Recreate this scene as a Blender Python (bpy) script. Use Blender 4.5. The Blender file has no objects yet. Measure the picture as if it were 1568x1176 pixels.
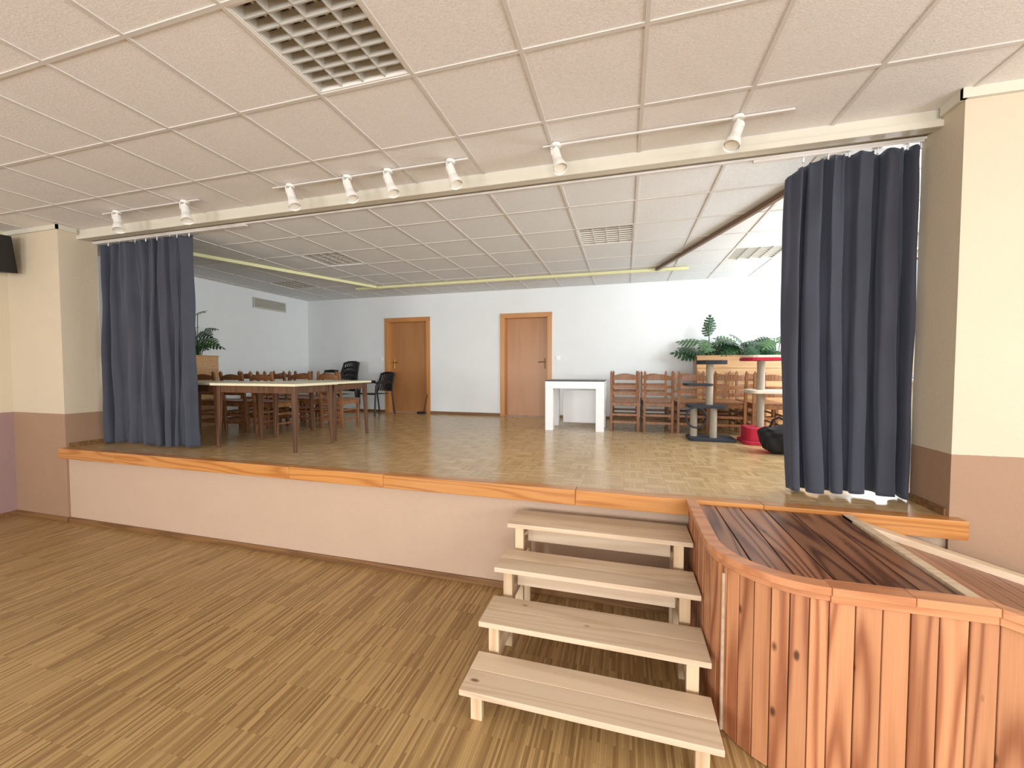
import bpy, bmesh, math, random
from mathutils import Vector, Matrix
random.seed(7)
scene = bpy.context.scene
scene.view_settings.view_transform = 'Standard'
scene.view_settings.look = 'None'
scene.view_settings.exposure = 0.0

CAM_Z = 1.79
ST = 0.88          # stage height
HC = 3.45          # hall ceiling
SC = 3.34          # stage ceiling
YB = 7.55          # stage back wall
XL, XR = -6.28, 1.93   # proscenium reveals
YP = 3.08          # proscenium front plane
GX = 0.0876        # ceiling grid phase

# ------------------------------------------------------------------ helpers
def lin(c):
    r = []
    for v in c[:3]:
        v = v/255.0
        r.append(v/12.92 if v <= 0.04045 else ((v+0.055)/1.055)**2.4)
    return (r[0], r[1], r[2], 1.0)

class NT:
    def __init__(s, name):
        s.m = bpy.data.materials.new(name); s.m.use_nodes = True
        s.t = s.m.node_tree; s.n = s.t.nodes; s.l = s.t.links
        s.b = s.n['Principled BSDF']
    def node(s, typ, **kw):
        n = s.n.new(typ)
        for k, v in kw.items():
            setattr(n, k, v)
        return n
    def link(s, a, b): s.l.new(a, b)
    def math(s, op, a, b=None, clamp=False):
        n = s.node('ShaderNodeMath', operation=op); n.use_clamp = clamp
        for i, v in enumerate((a, b)):
            if v is None: continue
            if isinstance(v, (int, float)): n.inputs[i].default_value = v
            else: s.link(v, n.inputs[i])
        return n.outputs[0]
    def mix(s, f, a, b, blend='MIX'):
        n = s.node('ShaderNodeMix', data_type='RGBA', blend_type=blend)
        for i, v in ((0, f), (6, a), (7, b)):
            if isinstance(v, (int, float)): n.inputs[i].default_value = v
            elif isinstance(v, tuple): n.inputs[i].default_value = v
            else: s.link(v, n.inputs[i])
        return n.outputs[2]
    def coords(s): return s.node('ShaderNodeTexCoord').outputs['Object']
    def mapping(s, v, scale=(1, 1, 1), rot=(0, 0, 0), loc=(0, 0, 0)):
        n = s.node('ShaderNodeMapping'); s.link(v, n.inputs[0])
        n.inputs['Scale'].default_value = scale
        n.inputs['Rotation'].default_value = rot
        n.inputs['Location'].default_value = loc
        return n.outputs[0]
    def noise(s, v, scale, detail=2, rough=0.5):
        n = s.node('ShaderNodeTexNoise'); s.link(v, n.inputs['Vector'])
        n.inputs['Scale'].default_value = scale
        n.inputs['Detail'].default_value = detail
        n.inputs['Roughness'].default_value = rough
        return n.outputs[0]
    def bump(s, h, strength, dist=0.01):
        n = s.node('ShaderNodeBump'); s.link(h, n.inputs['Height'])
        n.inputs['Strength'].default_value = strength
        n.inputs['Distance'].default_value = dist
        s.link(n.outputs[0], s.b.inputs['Normal'])
    def set(s, **kw):
        for k, v in kw.items():
            s.b.inputs[k.replace('_', ' ')].default_value = v

def mat_plain(name, c, rough=0.5, metal=0.0, var=0.06, bump=0.0, bscale=40):
    t = NT(name); co = t.coords()
    n = t.noise(co, 6, 4)
    c0 = lin(c); c1 = tuple(x*(1-var*2) for x in c0[:3])+(1,)
    t.link(t.mix(n, c0, c1), t.b.inputs['Base Color'])
    t.set(Roughness=rough, Metallic=metal)
    if bump: t.bump(t.noise(co, bscale, 5, .6), bump, .01)
    return t.m

def mat_wood(name, light, dark, axis=2, across=14, along=0.9, k=9.0, rough=0.45, knots=0.0,
             islandvar=0.25, knotc=(70, 35, 15), contrast=0.8, coat=0.0):
    t = NT(name); co = t.coords()
    geo = t.node('ShaderNodeNewGeometry')
    rnd = geo.outputs['Random Per Island']
    comb = t.node('ShaderNodeCombineXYZ')
    t.link(t.math('MULTIPLY', rnd, 37.0), comb.inputs[0])
    t.link(t.math('MULTIPLY', rnd, 91.0), comb.inputs[1])
    t.link(t.math('MULTIPLY', rnd, 53.0), comb.inputs[2])
    add = t.node('ShaderNodeVectorMath', operation='ADD')
    t.link(co, add.inputs[0]); t.link(comb.outputs[0], add.inputs[1])
    sc = [across]*3; sc[axis] = along
    v = t.mapping(add.outputs[0], scale=tuple(sc))
    n1 = t.noise(v, 0.55, 1.5, 0.4)
    s = t.math('SINE', t.math('MULTIPLY', n1, k*6.283))
    s = t.math('MULTIPLY', t.math('ADD', s, 1.0), 0.5)
    s = t.math('POWER', s, 2.2)
    sc2 = [across*12]*3; sc2[axis] = 3.0
    fine = t.noise(t.mapping(add.outputs[0], scale=tuple(sc2)), 1.0, 3, .6)
    f = t.math('ADD', t.math('MULTIPLY', s, contrast*0.75), t.math('MULTIPLY', fine, 0.45), clamp=True)
    col = t.mix(f, lin(light), lin(dark))
    if knots:
        sk = [7.0]*3; sk[axis] = 3.2
        vo = t.node('ShaderNodeTexVoronoi'); t.link(t.mapping(add.outputs[0], scale=tuple(sk)), vo.inputs['Vector'])
        vo.inputs['Scale'].default_value = 1.0
        ramp = t.node('ShaderNodeMapRange'); t.link(vo.outputs['Distance'], ramp.inputs[0])
        ramp.inputs[1].default_value = knots; ramp.inputs[2].default_value = knots*0.45
        ramp.inputs[3].default_value = 0; ramp.inputs[4].default_value = 0.9
        col = t.mix(ramp.outputs[0], col, lin(knotc))
    val = t.math('ADD', t.math('MULTIPLY', rnd, islandvar), 1.0-islandvar*0.6)
    hsv = t.node('ShaderNodeHueSaturation'); t.link(col, hsv.inputs['Color']); t.link(val, hsv.inputs['Value'])
    t.link(hsv.outputs[0], t.b.inputs['Base Color'])
    t.set(Roughness=rough)
    if coat:
        t.b.inputs['Coat Weight'].default_value = coat
        t.b.inputs['Coat Roughness'].default_value = 0.15
    t.bump(f, 0.12, 0.003)
    return t.m

class MB:
    def __init__(s): s.v = []; s.f = []; s.mi = []; s.sm = []
    def add(s, vs, fs, m=0, smooth=False):
        o = len(s.v); s.v += [tuple(p) for p in vs]
        for f in fs:
            s.f.append(tuple(i+o for i in f)); s.mi.append(m); s.sm.append(smooth)
    def box(s, x0, x1, y0, y1, z0, z1, m=0):
        vs = [(x0,y0,z0),(x1,y0,z0),(x1,y1,z0),(x0,y1,z0),(x0,y0,z1),(x1,y0,z1),(x1,y1,z1),(x0,y1,z1)]
        s.add(vs, [(0,3,2,1),(4,5,6,7),(0,1,5,4),(1,2,6,5),(2,3,7,6),(3,0,4,7)], m)
    def obox(s, c, size, M=None, m=0, taper=1.0):
        M = M or Matrix.Identity(3); c = Vector(c)
        hx, hy, hz = [q/2 for q in size]; vs = []
        for z in (-1, 1):
            k = taper if z < 0 else 1.0
            for x, y in ((-1,-1),(1,-1),(1,1),(-1,1)):
                vs.append(c + M @ Vector((x*hx*k, y*hy*k, z*hz)))
        s.add(vs, [(0,3,2,1),(4,5,6,7),(0,1,5,4),(1,2,6,5),(2,3,7,6),(3,0,4,7)], m)
    def bar(s, p0, p1, w, d, m=0, up=(0,0,1), taper=1.0):
        p0 = Vector(p0); p1 = Vector(p1); z = (p1-p0).normalized(); u = Vector(up)
        if abs(z.dot(u)) > .98: u = Vector((0,1,0))
        x = u.cross(z).normalized(); y = z.cross(x)
        M = Matrix((x, y, z)).transposed()
        s.obox((p0+p1)/2, (w, d, (p1-p0).length), M, m, taper)
    def cyl(s, p0, p1, r, m=0, seg=16, r2=None, caps=True):
        p0 = Vector(p0); p1 = Vector(p1); r2 = r if r2 is None else r2
        z = (p1-p0).normalized(); u = Vector((0,0,1)) if abs(z.z) < .9 else Vector((1,0,0))
        x = u.cross(z).normalized(); y = z.cross(x); vs = []
        for p, rr in ((p0, r), (p1, r2)):
            for i in range(seg):
                a = 2*math.pi*i/seg; vs.append(p + x*math.cos(a)*rr + y*math.sin(a)*rr)
        s.add(vs, [(i, (i+1)%seg, seg+(i+1)%seg, seg+i) for i in range(seg)], m, True)
        if caps:
            s.add(vs[:seg], [tuple(range(seg))[::-1]], m); s.add(vs[seg:], [tuple(range(seg))], m)
    def tube(s, pts, r, m=0, seg=8):
        pts = [Vector(p) for p in pts]; vs = []; n = len(pts); prevx = None
        for i, p in enumerate(pts):
            t = (pts[min(i+1, n-1)]-pts[max(i-1, 0)]).normalized()
            if prevx is None:
                u = Vector((0,0,1)) if abs(t.z) < .9 else Vector((1,0,0)); x = u.cross(t).normalized()
            else: x = (prevx - t*prevx.dot(t)).normalized()
            prevx = x; y = t.cross(x)
            rr = r(i/(n-1)) if callable(r) else r
            for j in range(seg):
                a = 2*math.pi*j/seg; vs.append(p + x*math.cos(a)*rr + y*math.sin(a)*rr)
        fs = []
        for i in range(n-1):
            for j in range(seg):
                fs.append((i*seg+j, i*seg+(j+1)%seg, (i+1)*seg+(j+1)%seg, (i+1)*seg+j))
        s.add(vs, fs, m, True)
        s.add(vs[:seg], [tuple(range(seg))[::-1]], m); s.add(vs[-seg:], [tuple(range(seg))], m)
    def prism(s, xy, z0, z1, m=0):
        n = len(xy); f0 = z0 if callable(z0) else (lambda x, y: z0); f1 = z1 if callable(z1) else (lambda x, y: z1)
        vs = [(x, y, f0(x, y)) for x, y in xy] + [(x, y, f1(x, y)) for x, y in xy]
        s.add(vs, [tuple(range(n))[::-1], tuple(range(n, 2*n))] + [(i, (i+1)%n, n+(i+1)%n, n+i) for i in range(n)], m)
    def clamp(s, xmin=-1e9, ymax=1e9):
        s.v = [(max(p[0], xmin), min(p[1], ymax), p[2]) for p in s.v]
    def finish(s, name, mats, bevel=0.0, recenter=True, solid=0.0, fixn=True, seg=2):
        me = bpy.data.meshes.new(name)
        off = Vector((0,0,0))
        if recenter and s.v:
            xs = [p[0] for p in s.v]; ys = [p[1] for p in s.v]; zs = [p[2] for p in s.v]
            off = Vector(((min(xs)+max(xs))/2, (min(ys)+max(ys))/2, min(zs)))
        me.from_pydata([tuple(Vector(p)-off) for p in s.v], [], s.f)
        for i, p in enumerate(me.polygons):
            p.material_index = s.mi[i]; p.use_smooth = s.sm[i]
        for m in mats: me.materials.append(m)
        if fixn:
            bm = bmesh.new(); bm.from_mesh(me); bmesh.ops.recalc_face_normals(bm, faces=bm.faces); bm.to_mesh(me); bm.free()
        ob = bpy.data.objects.new(name, me); scene.collection.objects.link(ob); ob.location = off
        if solid:
            md = ob.modifiers.new('solid', 'SOLIDIFY'); md.thickness = solid
        if bevel:
            md = ob.modifiers.new('bevel', 'BEVEL'); md.width = bevel; md.segments = seg; md.limit_method = 'ANGLE'
        return ob

def clone(ob, name, loc, rz=0.0):
    o = bpy.data.objects.new(name, ob.data); scene.collection.objects.link(o)
    o.location = loc; o.rotation_euler = (0, 0, rz)
    for md in ob.modifiers:
        if md.type == 'BEVEL':
            m2 = o.modifiers.new('bevel', 'BEVEL'); m2.width = md.width; m2.segments = md.segments; m2.limit_method = 'ANGLE'
    return o

# ------------------------------------------------------------------ materials
def mat_wall(name, upper, lower=None, split=1.275, bump=0.35):
    t = NT(name); co = t.coords()
    geo = t.node('ShaderNodeNewGeometry'); sep = t.node('ShaderNodeSeparateXYZ'); t.link(geo.outputs['Position'], sep.inputs[0])
    n = t.noise(geo.outputs['Position'], 3.0, 4)
    up = lin(upper); c = t.mix(n, up, tuple(x*.93 for x in up[:3])+(1,))
    if lower:
        lo = lin(lower); cl = t.mix(n, lo, tuple(x*.88 for x in lo[:3])+(1,))
        wob = t.math('MULTIPLY', t.noise(geo.outputs['Position'], 30, 2), 0.006)
        f = t.math('GREATER_THAN', t.math('ADD', sep.outputs[2], wob), split)
        c = t.mix(f, cl, c)
    t.link(c, t.b.inputs['Base Color']); t.set(Roughness=0.75)
    t.bump(t.noise(geo.outputs['Position'], 70, 4, .65), bump, .006)
    return t.m

M_hallwall = mat_wall('painted_plaster', (204, 191, 168), (160, 129, 103))
M_leftwall = mat_wall('painted_plaster_left', (212, 200, 176), (160, 132, 130))
M_stageface = mat_wall('painted_plaster_stage', (190, 165, 143), None, bump=0.6)
M_white = mat_wall('white_plaster', (234, 239, 241), None, bump=0.15)
M_cream = mat_plain('cream_paint', (212, 208, 192), 0.5)
M_grid = mat_plain('ceiling_grid_metal', (214, 210, 204), 0.4)
M_gridy = mat_plain('cream_rail', (222, 220, 172), 0.4)
M_brownrail = mat_plain('brown_rail', (112, 86, 62), 0.4)

def mat_tile(name, c):
    t = NT(name); co = t.coords()
    n = t.noise(co, 75, 4, .75); n2 = t.noise(co, 1.3, 2)
    c0 = lin(c)
    mr = t.node('ShaderNodeMapRange'); t.link(n, mr.inputs[0]); mr.inputs[1].default_value = .35; mr.inputs[2].default_value = .6
    col = t.mix(mr.outputs[0], tuple(x*.80 for x in c0[:3])+(1,), c0)
    col = t.mix(n2, col, tuple(x*.93 for x in c0[:3])+(1,))
    t.link(col, t.b.inputs['Base Color']); t.set(Roughness=0.9)
    t.bump(t.noise(co, 110, 4, .7), 0.6, .005)
    return t.m
M_tile = mat_tile('mineral_ceiling_tile', (235, 232, 228))
M_tile2 = mat_tile('mineral_ceiling_tile_stage', (230, 232, 232))

def mat_parquet_hall():
    t = NT('industrial_parquet'); co = t.coords()
    v = t.mapping(co, rot=(0, 0, math.radians(90)))
    br = t.node('ShaderNodeTexBrick'); t.link(v, br.inputs['Vector'])
    br.offset = 0.37; br.offset_frequency = 3
    br.inputs['Scale'].default_value = 1.0
    br.inputs['Brick Width'].default_value = 0.30; br.inputs['Row Height'].default_value = 0.0125
    br.inputs['Mortar Size'].default_value = 0.0004; br.inputs['Mortar Smooth'].default_value = 0.3
    br.inputs['Bias'].default_value = -0.05
    br.inputs['Color1'].default_value = lin((192, 160, 108)); br.inputs['Color2'].default_value = lin((120, 88, 50))
    br.inputs['Mortar'].default_value = lin((84, 58, 32))
    g = t.noise(t.mapping(co, scale=(160, 5, 1)), 1.0, 3)
    big = t.noise(co, 0.8, 3)
    c = t.mix(0.25, br.outputs['Color'], t.mix(g, lin((104, 76, 42)), lin((200, 168, 114))))
    c = t.mix(t.math('MULTIPLY', big, 0.22), c, lin((124, 92, 52)))
    t.link(c, t.b.inputs['Base Color'])
    t.link(t.math('ADD', t.math('MULTIPLY', t.noise(co, 5, 3), 0.2), 0.3), t.b.inputs['Roughness'])
    t.bump(br.outputs['Fac'], -0.1, .001)
    return t.m
def mat_parquet_stage():
    t = NT('mosaic_parquet'); co = t.coords()
    cols = []
    for rot in (0, 90):
        br = t.node('ShaderNodeTexBrick'); t.link(t.mapping(co, rot=(0, 0, math.radians(rot))), br.inputs['Vector'])
        br.offset = 0.0
        br.inputs['Scale'].default_value = 1.0
        br.inputs['Brick Width'].default_value = 0.16; br.inputs['Row Height'].default_value = 0.032
        br.inputs['Mortar Size'].default_value = 0.0009
        br.inputs['Color1'].default_value = lin((208, 182, 138)); br.inputs['Color2'].default_value = lin((178, 148, 104))
        br.inputs['Mortar'].default_value = lin((126, 98, 66))
        cols.append(br.outputs['Color'])
    ch = t.node('ShaderNodeTexChecker'); t.link(co, ch.inputs['Vector']); ch.inputs['Scale'].default_value = 1/0.16
    ch.inputs['Color1'].default_value = (1,1,1,1); ch.inputs['Color2'].default_value = (0,0,0,1)
    c = t.mix(ch.outputs['Fac'], cols[0], t.mix(.25, cols[1], lin((160, 130, 88))))
    big = t.noise(co, 2.5, 3)
    c = t.mix(t.math('MULTIPLY', big, 0.3), c, lin((178, 148, 104)))
    t.link(c, t.b.inputs['Base Color'])
    t.link(t.math('ADD', t.math('MULTIPLY', t.noise(co, 6, 3), 0.12), 0.16), t.b.inputs['Roughness'])
    return t.m
M_floor = mat_parquet_hall(); M_sfloor = mat_parquet_stage()

M_lip = mat_wood('stained_edge_board', (200, 142, 78), (160, 98, 42), axis=0, across=12, rough=0.3, islandvar=.15, coat=.3)
M_base = mat_wood('baseboard_wood', (140, 102, 64), (100, 68, 36), axis=0, rough=.5)
M_stair = mat_wood('raw_pine', (218, 198, 172), (186, 158, 128), axis=0, across=11, along=0.8, k=7, rough=.6, knots=.10, knotc=(120, 72, 44), contrast=.5)
M_stairz = mat_wood('raw_pine_upright', (216, 194, 162), (184, 152, 116), axis=2, across=11, along=.8, k=6, rough=.6)
M_slat = mat_wood('lacquered_pine_cladding', (206, 148, 106), (136, 78, 48), axis=2, across=11, along=.8, k=7, rough=.42, knots=.10, knotc=(70, 32, 16), contrast=.85, islandvar=.3)
M_plank = mat_wood('dark_stained_planks', (164, 116, 84), (92, 54, 36), axis=1, across=11, along=.9, k=8, rough=.36, knots=.09, knotc=(46, 22, 12), islandvar=.45, contrast=1.0)
M_plankx = mat_wood('dark_stained_ramp_planks', (150, 100, 72), (100, 62, 42), axis=1, across=12, rough=.35, islandvar=.3)
M_cap = mat_wood('lacquered_pine_cap', (206, 146, 104), (158, 98, 64), axis=0, across=10, k=6, rough=.35, knots=.08, contrast=.5)
M_doorw = mat_wood('beech_veneer_door', (180, 130, 84), (162, 110, 66), axis=2, across=9, k=3, rough=.35, contrast=.4, islandvar=.1)
M_doorf = mat_wood('beech_door_frame', (204, 148, 90), (184, 124, 68), axis=2, across=9, k=3, rough=.35, contrast=.4, islandvar=.1)
M_chair = mat_wood('chair_wood', (148, 100, 62), (106, 68, 38), axis=2, across=14, rough=.4)
M_tleg = mat_wood('dark_table_leg', (104, 70, 46), (70, 44, 26), axis=2, rough=.4)
M_ttop = mat_plain('laminate_top', (226, 222, 190), 0.35)
M_plwood = mat_wood('planter_wood', (204, 164, 118), (178, 136, 90), axis=0, rough=.5)
M_whitep = mat_plain('white_lacquer', (238, 240, 242), 0.3, var=.01)
M_dark = mat_plain('dark_surface', (44, 46, 52), 0.4)
M_black = mat_plain('black_plastic', (22, 22, 25), 0.45)
M_blackf = mat_plain('black_fabric', (26, 26, 30), 0.9, bump=.4, bscale=120)
M_brass = mat_plain('brass', (200, 160, 80), 0.25, metal=1.0)
M_dkmetal = mat_plain('bronze_handle', (110, 82, 52), 0.4, metal=.6)
M_alu = mat_plain('louvre_aluminium', (190, 187, 178), 0.35, metal=.25, var=.02)
M_lumw = mat_plain('luminaire_white', (232, 230, 224), 0.4)
M_lumin = mat_plain('luminaire_inner', (150, 146, 136), 0.5)
M_leaf = mat_plain('leaf_green', (36, 76, 40), 0.35, var=.25)
M_leaf2 = mat_plain('leaf_green_light', (72, 112, 60), 0.4, var=.25)
M_soil = mat_plain('soil', (60, 44, 32), 0.95)
M_sisal = mat_plain('sisal_rope', (170, 160, 144), 0.9, bump=.6, bscale=90)
M_greyplush = mat_plain('grey_plush', (48, 52, 60), 0.95, bump=.5, bscale=90)
M_red = mat_plain('red_plush', (180, 34, 58), 0.95, bump=.5, bscale=90)
M_creamp = mat_plain('cream_plush', (216, 208, 190), 0.95, bump=.5, bscale=90)
M_bulb = mat_plain('bulb_glass', (235, 232, 220), 0.15)

def mat_curtain():
    t = NT('curtain_fabric'); co = t.coords()
    w = t.noise(t.mapping(co, scale=(500, 500, 500)), 1.0, 2)
    n = t.noise(co, 4, 3)
    c = t.mix(n, lin((48, 51, 62)), lin((60, 64, 77)))
    t.link(c, t.b.inputs['Base Color']); t.set(Roughness=.85)
    t.b.inputs['Sheen Weight'].default_value = .25
    t.b.inputs['Sheen Roughness'].default_value = .45
    t.b.inputs['Sheen Tint'].default_value = (.62, .74, 1, 1)
    t.bump(w, .2, .001)
    return t.m
M_curt = mat_curtain()

# ------------------------------------------------------------------ room shell
HXL, HXR, HYB = -7.23, 4.9, -5.0
b = MB(); b.box(HXL-.2, HXR+.2, HYB-.2, YP+.3, -.1, 0); b.finish('floor', [M_floor], recenter=False)
b = MB(); b.box(-6.925, 3.2, YP+.02, YB, ST-.06, ST); b.finish('floor_stage', [M_sfloor], recenter=False)

# tiled ceilings
def tiled(name, x0, x1, y0, y1, z, gy, skip, mt):
    b = MB()
    def cuts(a, c, ph):
        k = math.ceil((a-ph)/.625 + 1e-6); r = [a]
        while ph+k*.625 < c-1e-6:
            if ph+k*.625 > a+1e-6: r.append(ph+k*.625)
            k += 1
        return r+[c]
    cx = cuts(x0, x1, GX); cy = cuts(y0, y1, gy)
    for i in range(len(cx)-1):
        for j in range(len(cy)-1):
            mx = (cx[i]+cx[i+1])/2; my = (cy[j]+cy[j+1])/2
            if any(abs(mx-sx) < .2 and abs(my-sy) < .2 for sx, sy in skip): continue
            b.box(cx[i]+.004, cx[i+1]-.004, cy[j]+.004, cy[j+1]-.004, z, z+.015)
    b.box(x0, x1, y0, y1, z+.12, z+.2)  # unseen slab added above the tiles to block light from above
    b.finish(name, [mt], recenter=False)
    g = MB()
    for x in cx: g.box(x-.011, x+.011, y0, y1, z-.006, z+.012)
    for y in cy: g.box(x0, x1, y-.011, y+.011, z-.0055, z+.0115)
    return g
HG, SG = 2.085, 3.27
lum_hall = [(-1.4749, 1.7725), (-1.4749+.625*4, -1.3525), (-1.4749-.625*5, -1.3525), (-1.4749, -1.9775)]
lum_stage = [(-.2249, 4.8325), (-3.9749, 4.8325), (-5.8499, 6.0825), (1.6501, 6.0825)]
g1 = tiled('ceiling', HXL, HXR, HYB, YP+.2, HC, HG, lum_hall, M_tile)
g1.finish('trim_1', [M_grid], recenter=False)
g2 = tiled('ceiling_stage', -6.925, 3.2, YP+.32, YB, SC, SG, lum_stage, M_tile2)
g2.finish('trim_2', [M_grid], recenter=False)

# proscenium walls
def wall(name, mt, *boxes):
    b = MB()
    for q in boxes: b.box(*q)
    return b.finish(name, [mt], recenter=False)
wall('wall_front_left', M_hallwall, (HXL-.2, XL, YP, YP+.36, 0, HC+.2))
wall('wall_front_right', M_hallwall, (XR, HXR+.2, YP, YP+.36, 0, HC+.2))
wall('wall_stage_face', M_stageface, (XL, XR, YP+.02, YP+.18, 0, ST-.06))
# beam between hall ceiling and stage ceiling
wall('trim_3', M_cream, (XL, XR, YP+.19, YP+.25, SC-.0, HC+.2))
wall('trim_4', M_cream, (XL, XR, YP+.165, YP+.19, SC-.005, SC+.035), (XL, XR, YP+.25, YP+.36, SC+.02, HC+.2))
# cornice strips
wall('trim_5', M_cream, (XR-.025, XR, YP-.02, YP+.16, HC-.06, HC), (XR-.025, HXR, YP-.025, YP, HC-.06, HC))
wall('trim_6', M_cream, (XL, XL+.02, YP-.02, YP+.16, HC-.05, HC), (HXL, XL+.02, YP-.02, YP, HC-.05, HC))
wall('wall_left', M_leftwall, (HXL-.2, HXL, HYB, YP, 0, HC+.2))
# stage walls
wall('wall_stage_left', M_white, (-7.1, -6.925, YP+.36, YB+.2, 0, SC+.2))

def wall_open(name, mt, axis, p0, p1, a0, a1, z0, z1, ops):
    """wall slab between p0..p1 on axis, running a0..a1 on other axis, with openings (o0,o1,oz0,oz1)"""
    b = MB()
    def bx(q0, q1, w0, w1):
        if q1-q0 < 1e-4 or w1-w0 < 1e-4: return
        if axis == 'x': b.box(p0, p1, q0, q1, w0, w1)
        else: b.box(q0, q1, p0, p1, w0, w1)
    cur = a0
    for o in sorted(ops):
        bx(cur, o[0], z0, z1); bx(o[0], o[1], z0, o[2]); bx(o[0], o[1], o[3], z1); cur = o[1]
    bx(cur, a1, z0, z1)
    return b.finish(name, [mt], recenter=False)

hw = [(-4.4, -2.6, .9, 2.75), (-2.1, -.3, .9, 2.75), (-.05, 1.6, .9, 2.75)]
wall_open('wall_right', M_hallwall, 'x', HXR, HXR+.2, HYB, YP, 0, HC+.2, hw)
bw = [(-6.2, -4.2, .9, 2.75), (-2.9, -.9, .9, 2.75), (.4, 2.4, .9, 2.75)]
wall_open('wall_back', M_hallwall, 'y', HYB-.2, HYB, HXL, HXR, 0, HC+.2, bw)
sw = [(3.9, 5.2, ST+.8, ST+2.3), (5.6, 7.0, ST+.8, ST+2.3)]
wall_open('wall_stage_right', M_white, 'x', 3.2, 3.4, YP+.36, YB+.2, 0, SC+.2, sw)
doors = [(-4.94+.07, -3.876-.07, ST, ST+1.93), (-2.36+.07, -1.337-.07, ST, ST+1.93)]
wall_open('wall_stage_back', M_white, 'y', YB, YB+.2, -6.925, 3.2, 0, SC+.2, doors)

wn = 0
def window(axis, p, o, inward, power, col):
    global wn; wn += 1
    b = MB(); w = .07; d = .07
    mid = (o[0]+o[1])/2
    for (q0, q1, z0, z1) in ((o[0], o[1], o[2], o[2]+w), (o[0], o[1], o[3]-w, o[3]), (o[0], o[0]+w, o[2]+w, o[3]-w),
                             (o[1]-w, o[1], o[2]+w, o[3]-w), (mid-w/2, mid+w/2, o[2]+w, o[3]-w)):
        if axis == 'x': b.box(p+.1, p+.1+d, q0, q1, z0, z1)
        else: b.box(q0, q1, p-.1-d, p-.1, z0, z1)
    if axis == 'x': b.box(p-.06, p+.1, o[0]-.03, o[1]+.03, o[2]-.03, o[2])
    else: b.box(o[0]-.03, o[1]+.03, p-.1, p+.06, o[2]-.03, o[2])
    b.finish('window_%d' % wn, [M_whitep], bevel=.004)
    L = bpy.data.lights.new('window_daylight', 'AREA'); L.shape = 'RECTANGLE'
    L.size = o[1]-o[0]-.1; L.size_y = o[3]-o[2]-.1; L.energy = power; L.color = col
    ob = bpy.data.objects.new('window_daylight', L); scene.collection.objects.link(ob)
    zc = (o[2]+o[3])/2
    ob.location = (p+.05, mid, zc) if axis == 'x' else (mid, p-.05, zc)
    ob.rotation_euler = Vector(inward).to_track_quat('-Z', 'Y').to_euler()
for o in hw: window('x', HXR, o, (-1, 0, 0), 105, (.99, .99, 1.0))
for o in bw: window('y', HYB, o, (0, 1, 0), 195, (.99, .99, 1.0))
for o, e in zip(sw, (95, 70)): window('x', 3.2, o, (-1, 0, 0), e, (.93, .97, 1.0))

# baseboards
b = MB(); b.box(XL-.9, XR+3, YP-.0, YP+.02, 0, .055); b.finish('baseboard_stage', [M_base], bevel=.003)
b = MB(); b.box(HXL, XL, YP-.016, YP, 0, .055); b.finish('baseboard_front', [M_base], bevel=.003)
b = MB(); b.box(HXL, HXL+.016, HYB, YP-.016, 0, .055); b.finish('baseboard_left', [M_base], bevel=.003)
b = MB()
for x0, x1 in ((-6.925, -4.94), (-3.876, -2.36), (-1.337, 3.2)): b.box(x0, x1, YB-.014, YB, ST, ST+.05)
b.finish('baseboard_stage_back', [M_base], bevel=.002)
b = MB(); b.box(-6.925, -6.911, YP+.36, YB-.014, ST, ST+.05); b.finish('baseboard_stage_left', [M_base], bevel=.002)
b = MB(); b.box(XR-.014, XR, YP+.02, YP+.36, ST, ST+.05); b.box(XL, XL+.014, YP+.02, YP+.36, ST, ST+.05); b.finish('baseboard_reveal', [M_base], bevel=.002)

# stage edge board
b = MB()
xs = [XL+.02, -5.35, -3.0, -2.0, -.35, .9, XR+.05]
for i in range(len(xs)-1): b.box(xs[i]+.0006, xs[i+1]-.0006, YP-.08, YP+.02, ST-.11, ST+.006)
b.finish('trim_7', [M_lip], bevel=.006, recenter=False)

# ceiling curtain rails over the stage (trapezoid)
def rail(name, p0, p1, mt, w=.05, h=.06):
    b = MB(); b.bar((p0[0], p0[1], SC-.005-h/2), (p1[0], p1[1], SC-.005-h/2), w, h, up=(0,0,1)); b.finish(name, [mt], bevel=.004)
rail('trim_8', (-4.9, 6.57), (.9, 6.57), M_gridy, .06, .045)
rail('trim_9', (-4.45, 6.53), (-5.75, 3.45), M_gridy, .06, .045)
rail('trim_10', (.45, 6.53), (1.5, 3.5), M_brownrail, .045, .045)

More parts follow.
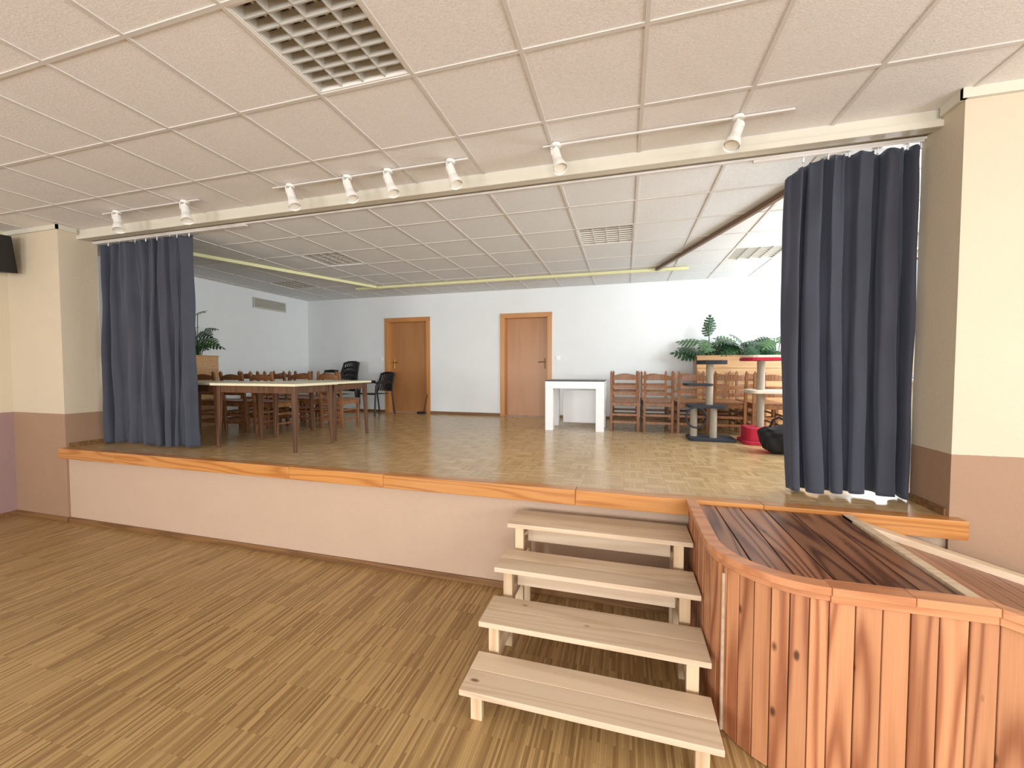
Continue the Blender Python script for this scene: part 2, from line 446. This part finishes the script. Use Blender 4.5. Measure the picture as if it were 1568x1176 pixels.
# ------------------------------------------------------------------ luminaires
def luminaire(cx, cy, z):
    b = MB(); s = .302; h = .085
    x0, x1, y0, y1 = cx-s, cx+s, cy-s, cy+s
    b.box(x0, x1, y0, y1, z+h, z+h+.006, 2)
    for q in ((x0, x0+.012, y0, y1), (x1-.012, x1, y0, y1), (x0+.012, x1-.012, y0, y0+.012), (x0+.012, x1-.012, y1-.012, y1)):
        b.box(q[0], q[1], q[2], q[3], z-.002, z+h, 1)
    n = 4; w = (2*s-.024)/n
    for i in range(n):
        c = x0+.012+w*(i+.5)
        b.cyl((c, y0+.02, z+.062), (c, y1-.02, z+.062), .012, 1, 10)
    for i in range(n+1):     # longitudinal V reflectors
        c = x0+.012+w*i
        a0, a1 = max(c-.020, x0+.012), min(c+.020, x1-.012)
        lo = max(c-.003, x0+.012); hi = min(c+.003, x1-.012)
        b.add([(lo, y0+.012, z+.002), (hi, y0+.012, z+.002), (hi, y1-.012, z+.002), (lo, y1-.012, z+.002),
               (a0, y0+.012, z+.06), (a1, y0+.012, z+.06), (a1, y1-.012, z+.06), (a0, y1-.012, z+.06)],
              [(0,3,2,1), (0,4,7,3), (1,2,6,5)], 0)
    m = 8
    for j in range(1, m):    # cross blades, wedge profile
        c = y0+.012+(2*s-.024)*j/m
        b.add([(x0+.012, c-.004, z+.003), (x1-.012, c-.004, z+.003), (x1-.012, c+.004, z+.003), (x0+.012, c+.004, z+.003),
               (x0+.012, c-.014, z+.05), (x1-.012, c-.014, z+.05), (x1-.012, c+.014, z+.05), (x0+.012, c+.014, z+.05)],
              [(0,3,2,1), (0,1,5,4), (2,3,7,6)], 0)
    b.finish('recessed_louvre_luminaire', [M_alu, M_lumw, M_lumin], fixn=False)
for c in lum_hall: luminaire(c[0], c[1], HC)
for c in lum_stage: luminaire(c[0], c[1], SC)

# ------------------------------------------------------------------ spotlights
def spotlight(x, y, yaw, tilt=35):
    b = MB(); z = HC-.004; k = 1.2
    b.cyl((x, y, z-.022), (x, y, z), .036, 0, 20)
    b.cyl((x, y, z-.06*k), (x, y, z-.02), .010, 0, 10)
    d = Vector((math.cos(yaw)*math.sin(math.radians(tilt)), math.sin(yaw)*math.sin(math.radians(tilt)), -math.cos(math.radians(tilt))))
    p = Vector((x, y, z-.062*k)) - d*.03
    side = d.cross(Vector((0,0,1))).normalized()
    b.cyl(p, p+d*.075*k, .028*k, 0, 20)
    b.cyl(p-d*.012*k, p, .014*k, 0, 20, r2=.028*k)
    b.cyl(p+d*.075*k, p+d*.12*k, .028*k, 0, 20, r2=.040*k)
    b.cyl(p+d*.12*k, p+d*.15*k, .040*k, 0, 20, r2=.042*k, caps=False)
    b.cyl(p+d*.126*k, p+d*.135*k, .038*k, 1, 20)
    b.tube([p+d*.04+side*.036, p+side*.038+Vector((0,0,.02)), Vector((x, y, z-.04))], .006, 0, 6)
    b.cyl(p+d*.04-side*.04, p+d*.04+side*.04, .006, 0, 8)
    b.finish('ceiling_spotlight', [M_lumw, M_bulb])
SPY = 2.99
for x, yw in ((-4.95, 5.9), (-4.03, 5.9), (-2.80, 6.0), (-2.22, 6.0), (-1.84, 6.0), (-1.296, 5.9), (-.486, 5.4), (.672, 3.9)):
    spotlight(x*SPY/2.88, SPY, yw, 26)
b = MB()
for x0, x1 in ((-5.35, -4.0), (-3.1, -1.2), (-.6, 1.02)):
    b.box(x0, x1, SPY-.010, SPY+.010, HC-.018, HC-.006)
b.finish('trim_11', [M_grid], bevel=.002, recenter=False)

# ------------------------------------------------------------------ doors
def door(i, x0, x1, handle_left, hm):
    z0, z1 = ST, ST+2.0; f = .075
    b = MB()
    for q in ((x0, x0+f), (x1-f, x1)): b.box(q[0], q[1], YB-.02, YB-.001, z0, z1, 1)
    b.box(x0, x1, YB-.022, YB-.001, z1-f, z1, 1)
    b.box(x0+f-.004, x0+f+.016, YB-.015, YB+.19, z0, z1-f, 1); b.box(x1-f-.016, x1-f+.004, YB-.015, YB+.19, z0, z1-f, 1)
    b.box(x0+f, x1-f, YB-.015, YB+.19, z1-f-.016, z1-f+.004, 1)
    b.box(x0+f+.016, x1-f-.016, YB+.10, YB+.14, z0+.005, z1-f-.016, 0)
    hx = x0+f+.08 if handle_left else x1-f-.08; s = 1 if handle_left else -1
    b.box(hx-.016, hx+.016, YB+.092, YB+.1, z0+.93, z0+1.13, 2)
    b.cyl((hx, YB+.095, z0+1.06), (hx, YB+.04, z0+1.06), .009, 2, 10)
    b.tube([(hx, YB+.045, z0+1.06), (hx+.05*s, YB+.04, z0+1.062), (hx+.12*s, YB+.045, z0+1.055)], .009, 2, 8)
    b.finish('door_%d' % i, [M_doorw, M_doorf, hm], bevel=.003)
door(1, -4.94, -3.876, True, M_brass); door(2, -2.36, -1.337, False, M_dkmetal)

# light switches & vent
for x in (-1.22, -5.03):
    b = MB(); b.box(x-.04, x+.04, YB-.012, YB, ST+1.09, ST+1.17); b.box(x-.026, x+.026, YB-.017, YB-.012, ST+1.104, ST+1.156); b.finish('light_switch', [M_whitep], bevel=.003)
b = MB(); vz = CAM_Z+1.20
b.box(-6.925, -6.895, 6.15, 6.92, vz, vz+.02); b.box(-6.925, -6.895, 6.15, 6.92, vz+.18, vz+.2)
b.box(-6.925, -6.895, 6.15, 6.17, vz+.02, vz+.18); b.box(-6.925, -6.895, 6.90, 6.92, vz+.02, vz+.18)
b.box(-6.925, -6.92, 6.17, 6.9, vz+.02, vz+.18, 1)
for k in range(6):
    b.obox((-6.907, 6.535, vz+.035+k*.026), (.02, .73, .014), Matrix.Rotation(.6, 3, 'Y'), 0)
b.finish('ventilation_grille', [mat_plain('vent_paint', (205, 203, 192), .5), mat_plain('vent_shade', (120, 118, 110), .6)])

# speaker
b = MB(); sx, sy = -6.97, 2.86
R = Matrix.Rotation(math.radians(25), 3, 'Z') @ Matrix.Rotation(math.radians(8), 3, 'X')
b.obox((sx, sy, 3.12), (.24, .22, .42), R, 0)
b.obox(Vector((sx, sy, 3.12)) + R @ Vector((0, -.115, 0)), (.21, .012, .39), R, 1)
for dz, r in ((-.07, .08), (.12, .035)):
    c = Vector((sx, sy, 3.12)); b.cyl(c+R@Vector((0, -.12, dz)), c+R@Vector((0, -.127, dz)), r, 1, 24)
b.cyl((sx, sy, 3.2), (HXL, sy+.05, 3.2), .018, 0); b.box(HXL, HXL+.01, sy-.01, sy+.11, 3.1, 3.3, 0)
b.finish('wall_speaker', [M_black, M_blackf], bevel=.01)

# ------------------------------------------------------------------ curtains
def curtain(name, x0, x1, y, z0, z1, folds, amp, seed, bulge=0.0, droop=0.0, x0b=None, x1b=None):
    rnd = random.Random(seed); nx = folds*22; nz = 70
    ph = [0]
    for i in range(folds): ph.append(ph[-1]+rnd.uniform(.45, 1.7))
    tot = ph[-1]
    amps = [rnd.uniform(.4, 1.15) for _ in range(folds+1)]
    offs = [rnd.uniform(-.5, .5) for _ in range(folds+1)]
    skw = [rnd.uniform(-.6, .6) for _ in range(folds+1)]
    vs = []; fs = []
    for j in range(nz+1):
        v = j/nz
        for i in range(nx+1):
            fi = i/nx*folds; k = min(int(fi), folds-1); fr = fi-k
            s = (ph[k]+(ph[k+1]-ph[k])*fr)/tot
            sm = fr*fr*(3-2*fr)
            am = amps[k]*(1-sm)+amps[k+1]*sm
            off = (offs[k]*(1-sm)+offs[k+1]*sm); sk = (skw[k]*(1-sm)+skw[k+1]*sm)
            ang = fi*2*math.pi
            A = amp*am*(.6+.4*v)
            ca = math.cos(ang + off*2.4*v + sk)
            ca = math.copysign(abs(ca)**.8, ca)
            yy = y + A*ca + .30*amp*math.sin(1.9*ang+seed)*(1-v)**1.5 + .010*math.sin(v*6+fi*1.7)+.006*math.sin(v*17+fi*5)
            xa = x0 + ((x0b if x0b is not None else x0)-x0)*(v**1.5); xb = x1 + ((x1b if x1b is not None else x1)-x1)*v
            env = min(1, s*8, (1-s)*8)
            xx = xa + (xb-xa)*s + env*.4*A*math.sin(2*ang+off) + bulge*math.sin(v*math.pi)*(1-s) + env*.012*math.sin(v*4+fi*2)
            top = z1 - .02*(.5-.5*math.cos(ang*1.0+sk)) - droop*math.exp(-s*9)
            bot = z0 + .010*(1+math.sin(fi*1.3+seed))
            vs.append((xx, yy, top+(bot-top)*v))
    for j in range(nz):
        for i in range(nx):
            a = j*(nx+1)+i; fs.append((a, a+1, a+nx+2, a+nx+1))
    b = MB(); b.add(vs, fs, 0, True)
    for i in range(folds+1):
        s = ph[min(i, folds)]/tot
        xx = x0+(x1-x0)*s
        if i == 0: continue
        b.cyl((xx, y, z1-.03), (xx, y, z1+.012), .006, 1, 6)
    o = b.finish(name, [M_curt, M_whitep], recenter=True, fixn=False)
    md = o.modifiers.new('solid', 'SOLIDIFY'); md.thickness = .003
    return o
CY = 3.41
curtain('stage_curtain', 1.12, 1.91, CY, ST+.015, SC-.03, 6, .075, 3, bulge=-.02, droop=.13, x0b=1.17, x1b=1.90)
curtain('stage_curtain', -6.2, -4.72, CY, ST+.012, SC-.03, 8, .05, 11, x0b=-6.2, x1b=-4.70)
b = MB(); b.box(-6.27, -3.9, CY-.015, CY+.015, SC-.02, SC-.004); b.finish('trim_12', [M_grid], recenter=False)
b = MB(); b.box(.9, 1.92, CY-.015, CY+.015, SC-.02, SC-.004); b.finish('trim_13', [M_grid], recenter=False)

# ------------------------------------------------------------------ pine steps
b = MB()
X0, X1 = -.795, .425; fr = [1.83, 2.115, 2.405, 2.70]; dp = [.305, .295, .295, .31]; rz = .176
for i in range(4):
    z = rz*(i+1)-.004; y0 = fr[i]; y1 = y0+dp[i]
    ymid = y0+dp[i]*.5
    b.box(X0, X1, y0, ymid-.0008, z-.03, z, 0); b.box(X0, X1, ymid+.0008, y1-.012, z-.03, z, 0)
    for sx in (X0+.05, X1-.05-.06):
        b.box(sx, sx+.06, y0+.035, y0+.07, 0, z-.031, 1)             # front post
        b.box(sx+.018, sx+.045, y0+.072, y1-.02, z-.125, z-.031, 1)    # side rail
        if i == 3: b.box(sx, sx+.06, y1-.06, y1-.022, 0, z-.032, 1)
        if i > 0: b.box(sx+.018, sx+.045, y0+.072, y1+(.02 if i < 3 else -.07), max(z-.27, .0), z-.17, 1)
    if i in (2, 3):
        b.box(X0+.12, X1-.12, y0+.13, y0+.15, z-.165 , z-.065, 0)
b.finish('wooden_steps', [M_stair, M_stairz], bevel=.003)

# ------------------------------------------------------------------ clad landing and ramp
cxA, cyA, RA = .83, 2.33, .395
YF = cyA-RA
XA = cxA-RA
def yfront(x):
    return YF if x >= cxA else cyA-math.sqrt(max(RA*RA-(cxA-x)**2, 0))
LX1 = 1.37; SL = .30
def topz(x): return ST-.01 if x <= LX1 else max(ST-.01-(x-LX1)*SL, .06)
b = MB()
b.prism([(XA+.02, cyA), (cxA, YF+.03), (LX1-.03, YF+.03), (LX1-.03, YP-.09), (XA+.02, YP-.09)], ST-.07, ST-.046, 6)
edges = [XA+.012]
while edges[-1] < LX1-.05: edges.append(min(edges[-1]+.152, LX1-.03))
for i in range(len(edges)-1):
    a, c = edges[i]+.0035, edges[i+1]-.0035
    pts = [(a+(c-a)*q/4, yfront(a+(c-a)*q/4)+.012) for q in range(5)] + [(c, YP-.085), (a, YP-.085)]
    b.prism(pts, ST-.045, ST-.02, 1)
# nosing board towards the ramp
b.box(LX1-.03, LX1+.02, YF+.02, YP-.085, ST-.055, ST-.005, 5)
# ramp deck
n = 19
for i in range(n):
    a = LX1+.022+i*.12; c = a+.117
    b.prism([(a, YF+.02), (c, YF+.02), (c, YP-.12), (a, YP-.12)], lambda x, y: topz(x)-.075, lambda x, y: topz(x)-.045, 2)
# wall side stringer board of the ramp (light pine)
b.prism([(LX1-.03, YP-.20), (LX1+2.3, YP-.20), (LX1+2.3, YP-.085), (LX1-.03, YP-.085)], lambda x, y: topz(x)-.05, lambda x, y: topz(x)+.0, 5)
path = [(XA, YP-.085)]
yy = YP-.085
while yy-.07 > cyA: yy -= .07; path.append((XA, yy))
NA = 9
for q in range(0, NA+1):
    th = math.pi + q/NA*math.pi/2
    path.append((cxA+RA*math.cos(th), cyA+RA*math.sin(th)))
x = cxA
while x < LX1+2.2:
    x += .092; path.append((x, YF))
def seg_dir(p, q):
    d = Vector((q[0]-p[0], q[1]-p[1], 0)); L = d.length; return d/L, L
for i in range(len(path)-1):
    p, q = path[i], path[i+1]
    d, L = seg_dir(p, q)
    if L < .01: continue
    nrm = Vector((d.y, -d.x, 0))
    P = Vector((p[0], p[1], 0)); Q = Vector((q[0], q[1], 0))
    gap = .0022; th = .016
    a0 = P+d*gap; a1 = Q-d*gap
    vs = []
    for z in (0, 1):
        for base, xx in ((a0, p[0]), (a1, q[0])):
            for o in (0, th):
                zt = topz(xx)-.02 if z else 0.004
                vs.append(base - nrm*o + Vector((0, 0, zt)))
    b.add(vs, [(0,2,6,4), (1,5,7,3), (0,4,5,1), (2,3,7,6), (4,6,7,5), (0,1,3,2)], 0)
def strip(pts, w0, w1, z0, z1, m):
    n = len(pts); vs = []
    for i, p in enumerate(pts):
        a = pts[max(i-1, 0)]; c = pts[min(i+1, n-1)]
        d = Vector((c[0]-a[0], c[1]-a[1], 0)).normalized(); nr = Vector((d.y, -d.x, 0))
        P = Vector((p[0], p[1], 0)); t = topz(p[0])
        for off, zz in ((w0, z0), (w1, z0), (w1, z1), (w0, z1)):
            v = P+nr*off; vs.append((v.x, v.y, t+zz if zz > -5 else .004))
    fs = [(0,1,2,3), tuple(4*(n-1)+k for k in (3,2,1,0))]
    for i in range(n-1):
        for k in range(4): fs.append((4*i+k, 4*i+(k+1)%4, 4*(i+1)+(k+1)%4, 4*(i+1)+k))
    b.add(vs, fs, m)
fine = [(XA, YP-.085), (XA, 2.7), (XA, cyA+.01)] + [(cxA+RA*math.cos(math.pi+q/24*math.pi/2), cyA+RA*math.sin(math.pi+q/24*math.pi/2)) for q in range(25)]
strip(fine, .018, -.05, -.012, .022, 3)
strip([(cxA+.001, YF), (cxA+.28, YF)], .02, -.06, -.012, .022, 3)
strip([(cxA+.282, YF), (LX1, YF)], .02, -.06, -.012, .022, 3)
strip([(LX1+.002, YF), (LX1+1, YF), (LX1+2.2, YF)], .02, -.06, -.012, .022, 3)
strip(fine, .008, .0005, -.04, -.012, 3)
strip([(cxA, YF), (LX1, YF)], .012, .0005, -.045, -.012, 3)
strip([(LX1+.002, YF), (LX1+1, YF), (LX1+2.2, YF)], .012, .0005, -.045, -.012, 3)
strip(path, -.018, -.022, -9, -.03, 6)
# door seam strip on the curve
th = math.pi+math.radians(28); sx, sy = cxA+(RA+.006)*math.cos(th), cyA+(RA+.006)*math.sin(th)
b.obox((sx, sy, (ST-.08)/2), (.014, .012, ST-.09), Matrix.Rotation(th, 3, 'Z'), 5)
b.finish('clad_landing_with_ramp', [M_slat, M_plank, M_plankx, M_cap, M_cap, M_stair, M_dark], bevel=.003, recenter=False, seg=1)

# ------------------------------------------------------------------ ladder-back chairs
def make_chair():
    b = MB(); w = .42; d = .40
    for sx in (-1, 1):
        x = sx*(w/2-.02)
        b.bar((x, -d/2+.02, 0), (x, -d/2+.0, .46), .036, .036)
        b.bar((x, -d/2+.0, .45), (x, -d/2-.05, .87), .036, .032)
        b.cyl((x, -d/2-.05, .865), (x, -d/2-.052, .89), .016, 0, 10, r2=.008)
        b.bar((x, d/2-.02, 0), (x, d/2-.02, .44), .038, .038)
        b.bar((x, -d/2+.02, .14), (x, d/2-.02, .14), .022, .026)
        b.bar((x, -d/2+.02, .28), (x, d/2-.02, .28), .022, .026)
    for z, h in ((.12, .035), (.23, .035)):
        b.box(-w/2+.02, w/2-.02, -d/2+.005, -d/2+.025, z, z+h)
    b.box(-w/2+.02, w/2-.02, d/2-.03, d/2-.012, .2, .235)
    b.box(-w/2+.02, w/2-.02, -d/2+.0, -d/2+.02, .375, .43)
    b.box(-w/2+.02, w/2-.02, d/2-.03, d/2-.01, .375, .43)
    for sx in (-1, 1): b.box(sx*(w/2-.02)-.01, sx*(w/2-.02)+.01, -d/2+.02, d/2-.02, .375, .43)
    b.box(-w/2, w/2, -d/2+.012, d/2+.012, .432, .455)
    for z, h, arch in ((.54, .045, 0), (.64, .045, 0), (.76, .05, .035)):
        yb = -d/2-.05*(z-.45)/.42; n = 8; vs = []
        for i in range(n+1):
            s = i/n; x = -w/2+.03+(w-.06)*s; yy = yb-.022*math.sin(math.pi*s); zt = z+h+arch*math.sin(math.pi*s)
            vs += [(x, yy-.008, z), (x, yy+.008, z), (x, yy+.008, zt), (x, yy-.008, zt)]
        fs = [(0,1,2,3), tuple(4*n+k for k in (3,2,1,0))]
        for i in range(n):
            for k in range(4): fs.append((4*i+k, 4*i+(k+1)%4, 4*(i+1)+(k+1)%4, 4*(i+1)+k))
        b.add(vs, fs, 0, False)
    return b.finish('wooden_chair', [M_chair], bevel=.004, recenter=False)
proto = make_chair()
places = []
for i in range(5): places.append((.0+.47*i, 6.31, 0))
for i in range(5): places.append((-.0+.47*i, 6.755, math.pi))
for x in (-5.95, -5.42, -4.9, -4.38): places.append((x, 5.42, 0))
for x in (-6.35, -5.85, -5.3): places.append((x, 5.98, math.pi))
for x in (-6.0, -5.45, -4.9): places.append((x, 4.72, 0))
first = True
for (x, y, r) in places:
    if first: proto.location = (x, y, ST); proto.rotation_euler = (0, 0, r); first = False
    else: clone(proto, 'wooden_chair', (x+random.uniform(-.015, .015), y+random.uniform(-.01, .01), ST), r+random.uniform(-.03, .03))

# ------------------------------------------------------------------ long tables
def table(x0, x1, y0, y1, h=.755):
    b = MB(); z = ST
    b.box(x0, x1, y0, y1, z+h-.028, z+h, 0)
    for (a, c, d, e) in ((x0+.06, x1-.06, y0+.06, y0+.08), (x0+.06, x1-.06, y1-.08, y1-.06), (x0+.06, x0+.08, y0+.06, y1-.06), (x1-.08, x1-.06, y0+.06, y1-.06)):
        b.box(a, c, d, e, z+h-.11, z+h-.028, 1)
    for sx, dx in ((x0+.07, -.02), (x1-.07, .02)):
        for sy, dy in ((y0+.07, -.02), (y1-.07, .02)):
            b.bar((sx+dx, sy+dy, z), (sx, sy, z+h-.028), .05, .05, 1, taper=.62)
    b.finish('folding_table', [M_ttop, M_tleg], bevel=.003)
table(-4.62, -3.42, 3.52, 4.20); table(-5.86, -4.66, 3.62, 4.32); table(-4.55, -3.5, 4.24, 5.0)

# ------------------------------------------------------------------ white table
b = MB(); x0, x1, y0, y1 = -1.15, -.285, 5.93, 6.6; z = ST
b.box(x0, x1, y0, y1, z+.735, z+.752, 1)
b.box(x0, x1, y0, y0+.03, z+.63, z+.735, 0); b.box(x0, x1, y1-.03, y1, z+.63, z+.735, 0)
b.box(x0, x0+.03, y0+.03, y1-.03, z+.63, z+.735, 0); b.box(x1-.03, x1, y0+.03, y1-.03, z+.63, z+.735, 0)
for ax in (x0, x1-.12):
    for ay in (y0+.001, y1-.121): b.box(ax+.001, ax+.119, ay, ay+.12, z, z+.632, 0)
b.box(x0+.18, x1-.16, y1-.05, y1-.03, z+.05, z+.58, 0)
b.finish('white_table', [M_whitep, M_dark], bevel=.003)

# ------------------------------------------------------------------ black stacking armchairs
def armchair(x, y, rz, nst, name):
    b = MB()
    R = Matrix.Rotation(rz, 3, 'Z')
    def T(p, k): return R @ Vector((p[0], p[1]-.025*k, p[2]+.11*k)) + Vector((x, y, ST))
    for k in range(nst):
        for s in (-1, 1):
            q = [(s*.25, .24, .0), (s*.25, .22, .35), (s*.25, .2, .6), (s*.25, .14, .645), (s*.25, -.14, .64), (s*.24, -.2, .62)]
            b.tube([T(p, k) for p in q], .016, 0, 8)
            q = [(s*.24, -.26, 0), (s*.235, -.2, .42), (s*.225, -.22, .62), (s*.2, -.29, .84)]
            b.tube([T(p, k) for p in q], .016, 0, 8)
            b.tube([T((s*.25, .16, .66), k), T((s*.255, 0, .672), k), T((s*.25, -.16, .66), k)], .022, 0, 8)
        n = 8; vs = []; fs = []
        for j in range(n+1):
            for i in range(n+1):
                u = i/n*2-1; v = j/n*2-1
                vs.append(T((u*.225, v*.21, .43-.02*(1-u*u)*(1-v*v)+.008*v), k))
        for j in range(n):
            for i in range(n): a = j*(n+1)+i; fs.append((a, a+1, a+n+2, a+n+1))
        b.add(vs, fs, 0, True)
        b.tube([T(p, k) for p in [(-.225, .215, .425), (0, .225, .425), (.225, .215, .425)]], .014, 0, 8)
        for i in range(9):
            u = i/8*2-1
            b.bar(T((u*.19, -.20-.03*(1-u*u), .47), k), T((u*.18, -.285-.03*(1-u*u), .83), k), .03, .01, 0)
        b.tube([T((u*.205, -.285-.035*(1-u*u), .80+.05*(1-u*u*u*u)), k) for u in [-1, -.75, -.5, -.2, 0, .2, .5, .75, 1]], .02, 0, 8)
    b.finish(name, [M_black])
armchair(-5.5, 6.78, math.pi*.95, 3, 'stacked_armchairs')
armchair(-4.87, 7.12, math.pi*.9, 1, 'black_armchair')

# ------------------------------------------------------------------ planters and plants
def planter(x0, x1, y0, y1, h=1.12):
    b = MB(); z = ST; t = .022
    nb = 6; hh = h/nb
    for k in range(nb):
        a, c = z+k*hh+.002, z+(k+1)*hh-.002
        b.box(x0, x1, y0, y0+t, a, c); b.box(x0, x1, y1-t, y1, a, c)
        b.box(x0, x0+t, y0+t, y1-t, a, c); b.box(x1-t, x1, y0+t, y1-t, a, c)
    b.box(x0-.01, x1+.01, y0-.012, y0+.03, z+h-.002, z+h+.018); b.box(x0-.01, x1+.01, y1-.03, y1+.008, z+h-.002, z+h+.018)
    b.box(x0-.01, x0+.03, y0+.03, y1-.03, z+h-.002, z+h+.018); b.box(x1-.03, x1+.01, y0+.03, y1-.03, z+h-.002, z+h+.018)
    b.box(x0+t, x1-t, y0+t, y1-t, z+h-.12, z+h-.05, 1)
    b.finish('wooden_planter', [M_plwood, M_soil], bevel=.003)
planter(1.12, 2.95, 7.06, 7.45); planter(-6.88, -6.42, 3.7, 5.05)

def leaf(b, base, d, up, L, m, lobes=6):
    """split-lobed monstera leaf"""
    d = d.normalized(); side = d.cross(up).normalized(); nrm = side.cross(d).normalized()
    def P(u, w):
        return base + d*(u*L) + side*(w*L) + nrm*(-.35*abs(w)**1.5*L - .22*u*u*L)
    n = lobes
    for s in (-1, 1):
        for k in range(n):
            u0 = k/n; u1 = (k+1)/n
            wd = .46*math.sin(math.pi*min(.97, (.16+.82*(k+.5)/n))**.85)
            fwd = .10
            pts = [P(u0, 0), P(u0+.02, s*wd*.35), P(u0+fwd*.6, s*wd*.8), P(u0+.5/n+fwd, s*wd), P(u1+fwd*.5-.03, s*wd*.82), P(u1-.02, s*wd*.35), P(u1, 0)]
            b.add(pts, [(0,1,5,6), (1,2,4,5), (2,3,4)], m, True)
    b.add([P(.97, -.05), P(.97, .05), P(1.12, 0)], [(0,1,2)], m, True)

def plant(x, y, z, nl, hmin, hmax, spread, L, seed, name='monstera_plant', tall=False):
    r = random.Random(seed); b = MB()
    for i in range(nl):
        a = 2*math.pi*i/nl*1.0 + r.uniform(-.4, .4); rr = spread*r.uniform(.35, 1.0); h = r.uniform(hmin, hmax)*(1.15-.4*rr/spread)
        p0 = Vector((x+.02*math.cos(a), y+.02*math.sin(a), z)); dr = Vector((math.cos(a), math.sin(a)*.55, 0))
        p1 = p0+Vector((0, 0, h*.6))+dr*rr*.3; p2 = p0+Vector((0, 0, h))+dr*rr*.75
        b.tube([p0, (p0+p1)/2+dr*.0, p1, p2], .006, 1, 6)
        ld = (dr*1.0+Vector((0, 0, r.uniform(-.35, .5)))).normalized()
        leaf(b, p2, ld, Vector((r.uniform(-.3, .3), r.uniform(-1.0, -.4), 1)).normalized(), L*r.uniform(.75, 1.15), r.choice((0, 0, 1)))
    if tall:
        for i in range(3):
            base = Vector((x, y, z+.46+i*.07)); leaf(b, base, Vector(((-.35, .3, .05)[i], -.1, 1)), Vector((0, -1, .2)), .2, 0, 5)
        b.tube([(x, y, z), (x, y, z+.62)], .008, 1, 6)
    b.clamp(xmin=-6.9, ymax=YB-.03)
    b.finish(name, [M_leaf, M_leaf2], fixn=False)
zp = ST+1.0
plant(1.32, 7.22, zp, 17, .18, .45, .34, .31, 1, tall=True)
plant(1.82, 7.2, zp, 20, .18, .40, .38, .28, 2)
plant(2.3, 7.2, zp, 18, .18, .45, .36, .29, 5)
plant(-6.60, 4.85, zp, 18, .3, .85, .22, .22, 4); plant(-6.62, 4.2, zp, 12, .2, .62, .2, .26, 8)

# ------------------------------------------------------------------ cat trees
def rbox(b, cx, cy, z0, z1, w, d, m, rad=.06):
    pts = []
    for sx, sy, a0 in ((1, 1, 0), (-1, 1, 90), (-1, -1, 180), (1, -1, 270)):
        for q in range(5):
            a = math.radians(a0+q*22.5); pts.append((cx+sx*(w/2-rad)+rad*math.cos(a), cy+sy*(d/2-rad)+rad*math.sin(a)))
    b.prism(pts, z0, z1, m)
b = MB(); x, y = 1.08, 5.72; z = ST
rbox(b, x, y, z, z+.035, .55, .42, 0)
def post(px, py, z0, z1, r=.042):
    b.cyl((px, py, z+z0), (px, py, z+z1), r, 1, 20)
    k = z0
    while k < z1-.01:
        b.cyl((px, py, z+k+.002), (px, py, z+k+.009), r+.003, 1, 20); k += .014
post(x-.2, y+.02, .035, .42); post(x+.02, y-.06, .035, .42)
rbox(b, x-.06, y, z+.42, z+.455, .46, .34, 0)
post(x-.02, y, .455, .98)
rbox(b, x-.16, y+.02, z+.70, z+.73, .34, .3, 0)
rbox(b, x, y, z+.98, z+1.03, .36, .32, 0, .14)
b.tube([(x+.12*math.cos(a)-.2+.0, y-.2+.02, z+.3+.13*math.sin(a)) for a in [q*math.pi/12 for q in range(25)]], .012, 0, 8)
b.finish('cat_tree', [M_greyplush, M_sisal], bevel=.006)
b = MB(); x, y = 1.66, 5.62
rbox(b, x, y, z, z+.04, .5, .45, 0); rbox(b, x-.08, y, z+.04, z+.2, .28, .34, 0)
post(x-.04, y, .2, .62); rbox(b, x+.06, y, z+.62, z+.66, .5, .4, 2)
post(x-.04, y, .66, 1.02); rbox(b, x, y, z+1.02, z+1.055, .52, .4, 0, .12)
rbox(b, x, y, z+1.055, z+1.085, .5, .38, 2, .12)
b.finish('cat_tree', [M_red, M_sisal, M_creamp], bevel=.006)

# black bag
def bag(x, y, w, d, h, name):
    me = bpy.data.meshes.new(name); bm = bmesh.new(); bmesh.ops.create_icosphere(bm, subdivisions=4, radius=1)
    for v in bm.verts:
        p = v.co.copy(); k = 1+.08*math.sin(p.x*7+p.z*5)+.06*math.sin(p.y*11+p.z*9)
        q = Vector((math.copysign(abs(p.x)**.7, p.x)*w/2, math.copysign(abs(p.y)**.7, p.y)*d/2, 0))*k
        q.z = (math.copysign(abs(p.z)**.8, p.z)*.5+.5)*h*(1+.06*math.sin(p.x*6))
        v.co = q
    bm.to_mesh(me); bm.free()
    b = MB(); b.v = [tuple(v.co) for v in me.vertices]; b.f = [tuple(p.vertices) for p in me.polygons]; b.mi = [0]*len(b.f); b.sm = [True]*len(b.f)
    b.tube([(-w*.25, 0, h*.9), (-w*.15, 0, h*1.2), (0, 0, h*1.3), (w*.15, 0, h*1.2), (w*.25, 0, h*.9)], .012, 0, 8)
    o = b.finish(name, [M_blackf], recenter=False); o.location = (x, y, ST+.002)
bag(1.62, 4.98, .36, .3, .3, 'black_bag')

b = MB(); b.tube([(-4.02, YB-.05, ST), (-3.98, YB-.04, ST+.2), (-3.93, YB-.035, ST+.4)], .008, 0, 8); b.obox((-4.05, YB-.08, ST+.02), (.16, .08, .04), None, 0)
b.finish('hand_broom', [M_black], bevel=.003)

# ------------------------------------------------------------------ world + camera
w = bpy.data.worlds.new('World'); scene.world = w; w.use_nodes = True
nt = w.node_tree; sky = nt.nodes.new('ShaderNodeTexSky'); sky.sky_type = 'NISHITA'
sky.sun_disc = False; sky.sun_elevation = math.radians(40)
nt.links.new(sky.outputs[0], nt.nodes['Background'].inputs[0]); nt.nodes['Background'].inputs[1].default_value = .12

cam = bpy.data.cameras.new('camera'); co = bpy.data.objects.new('camera', cam); scene.collection.objects.link(co)
cam.sensor_width = 36; cam.lens = 615/1568*36; cam.clip_start = .05
co.location = (0, 0, CAM_Z); co.rotation_euler = (math.radians(90-2.05), 0, math.radians(15.7))
scene.camera = co
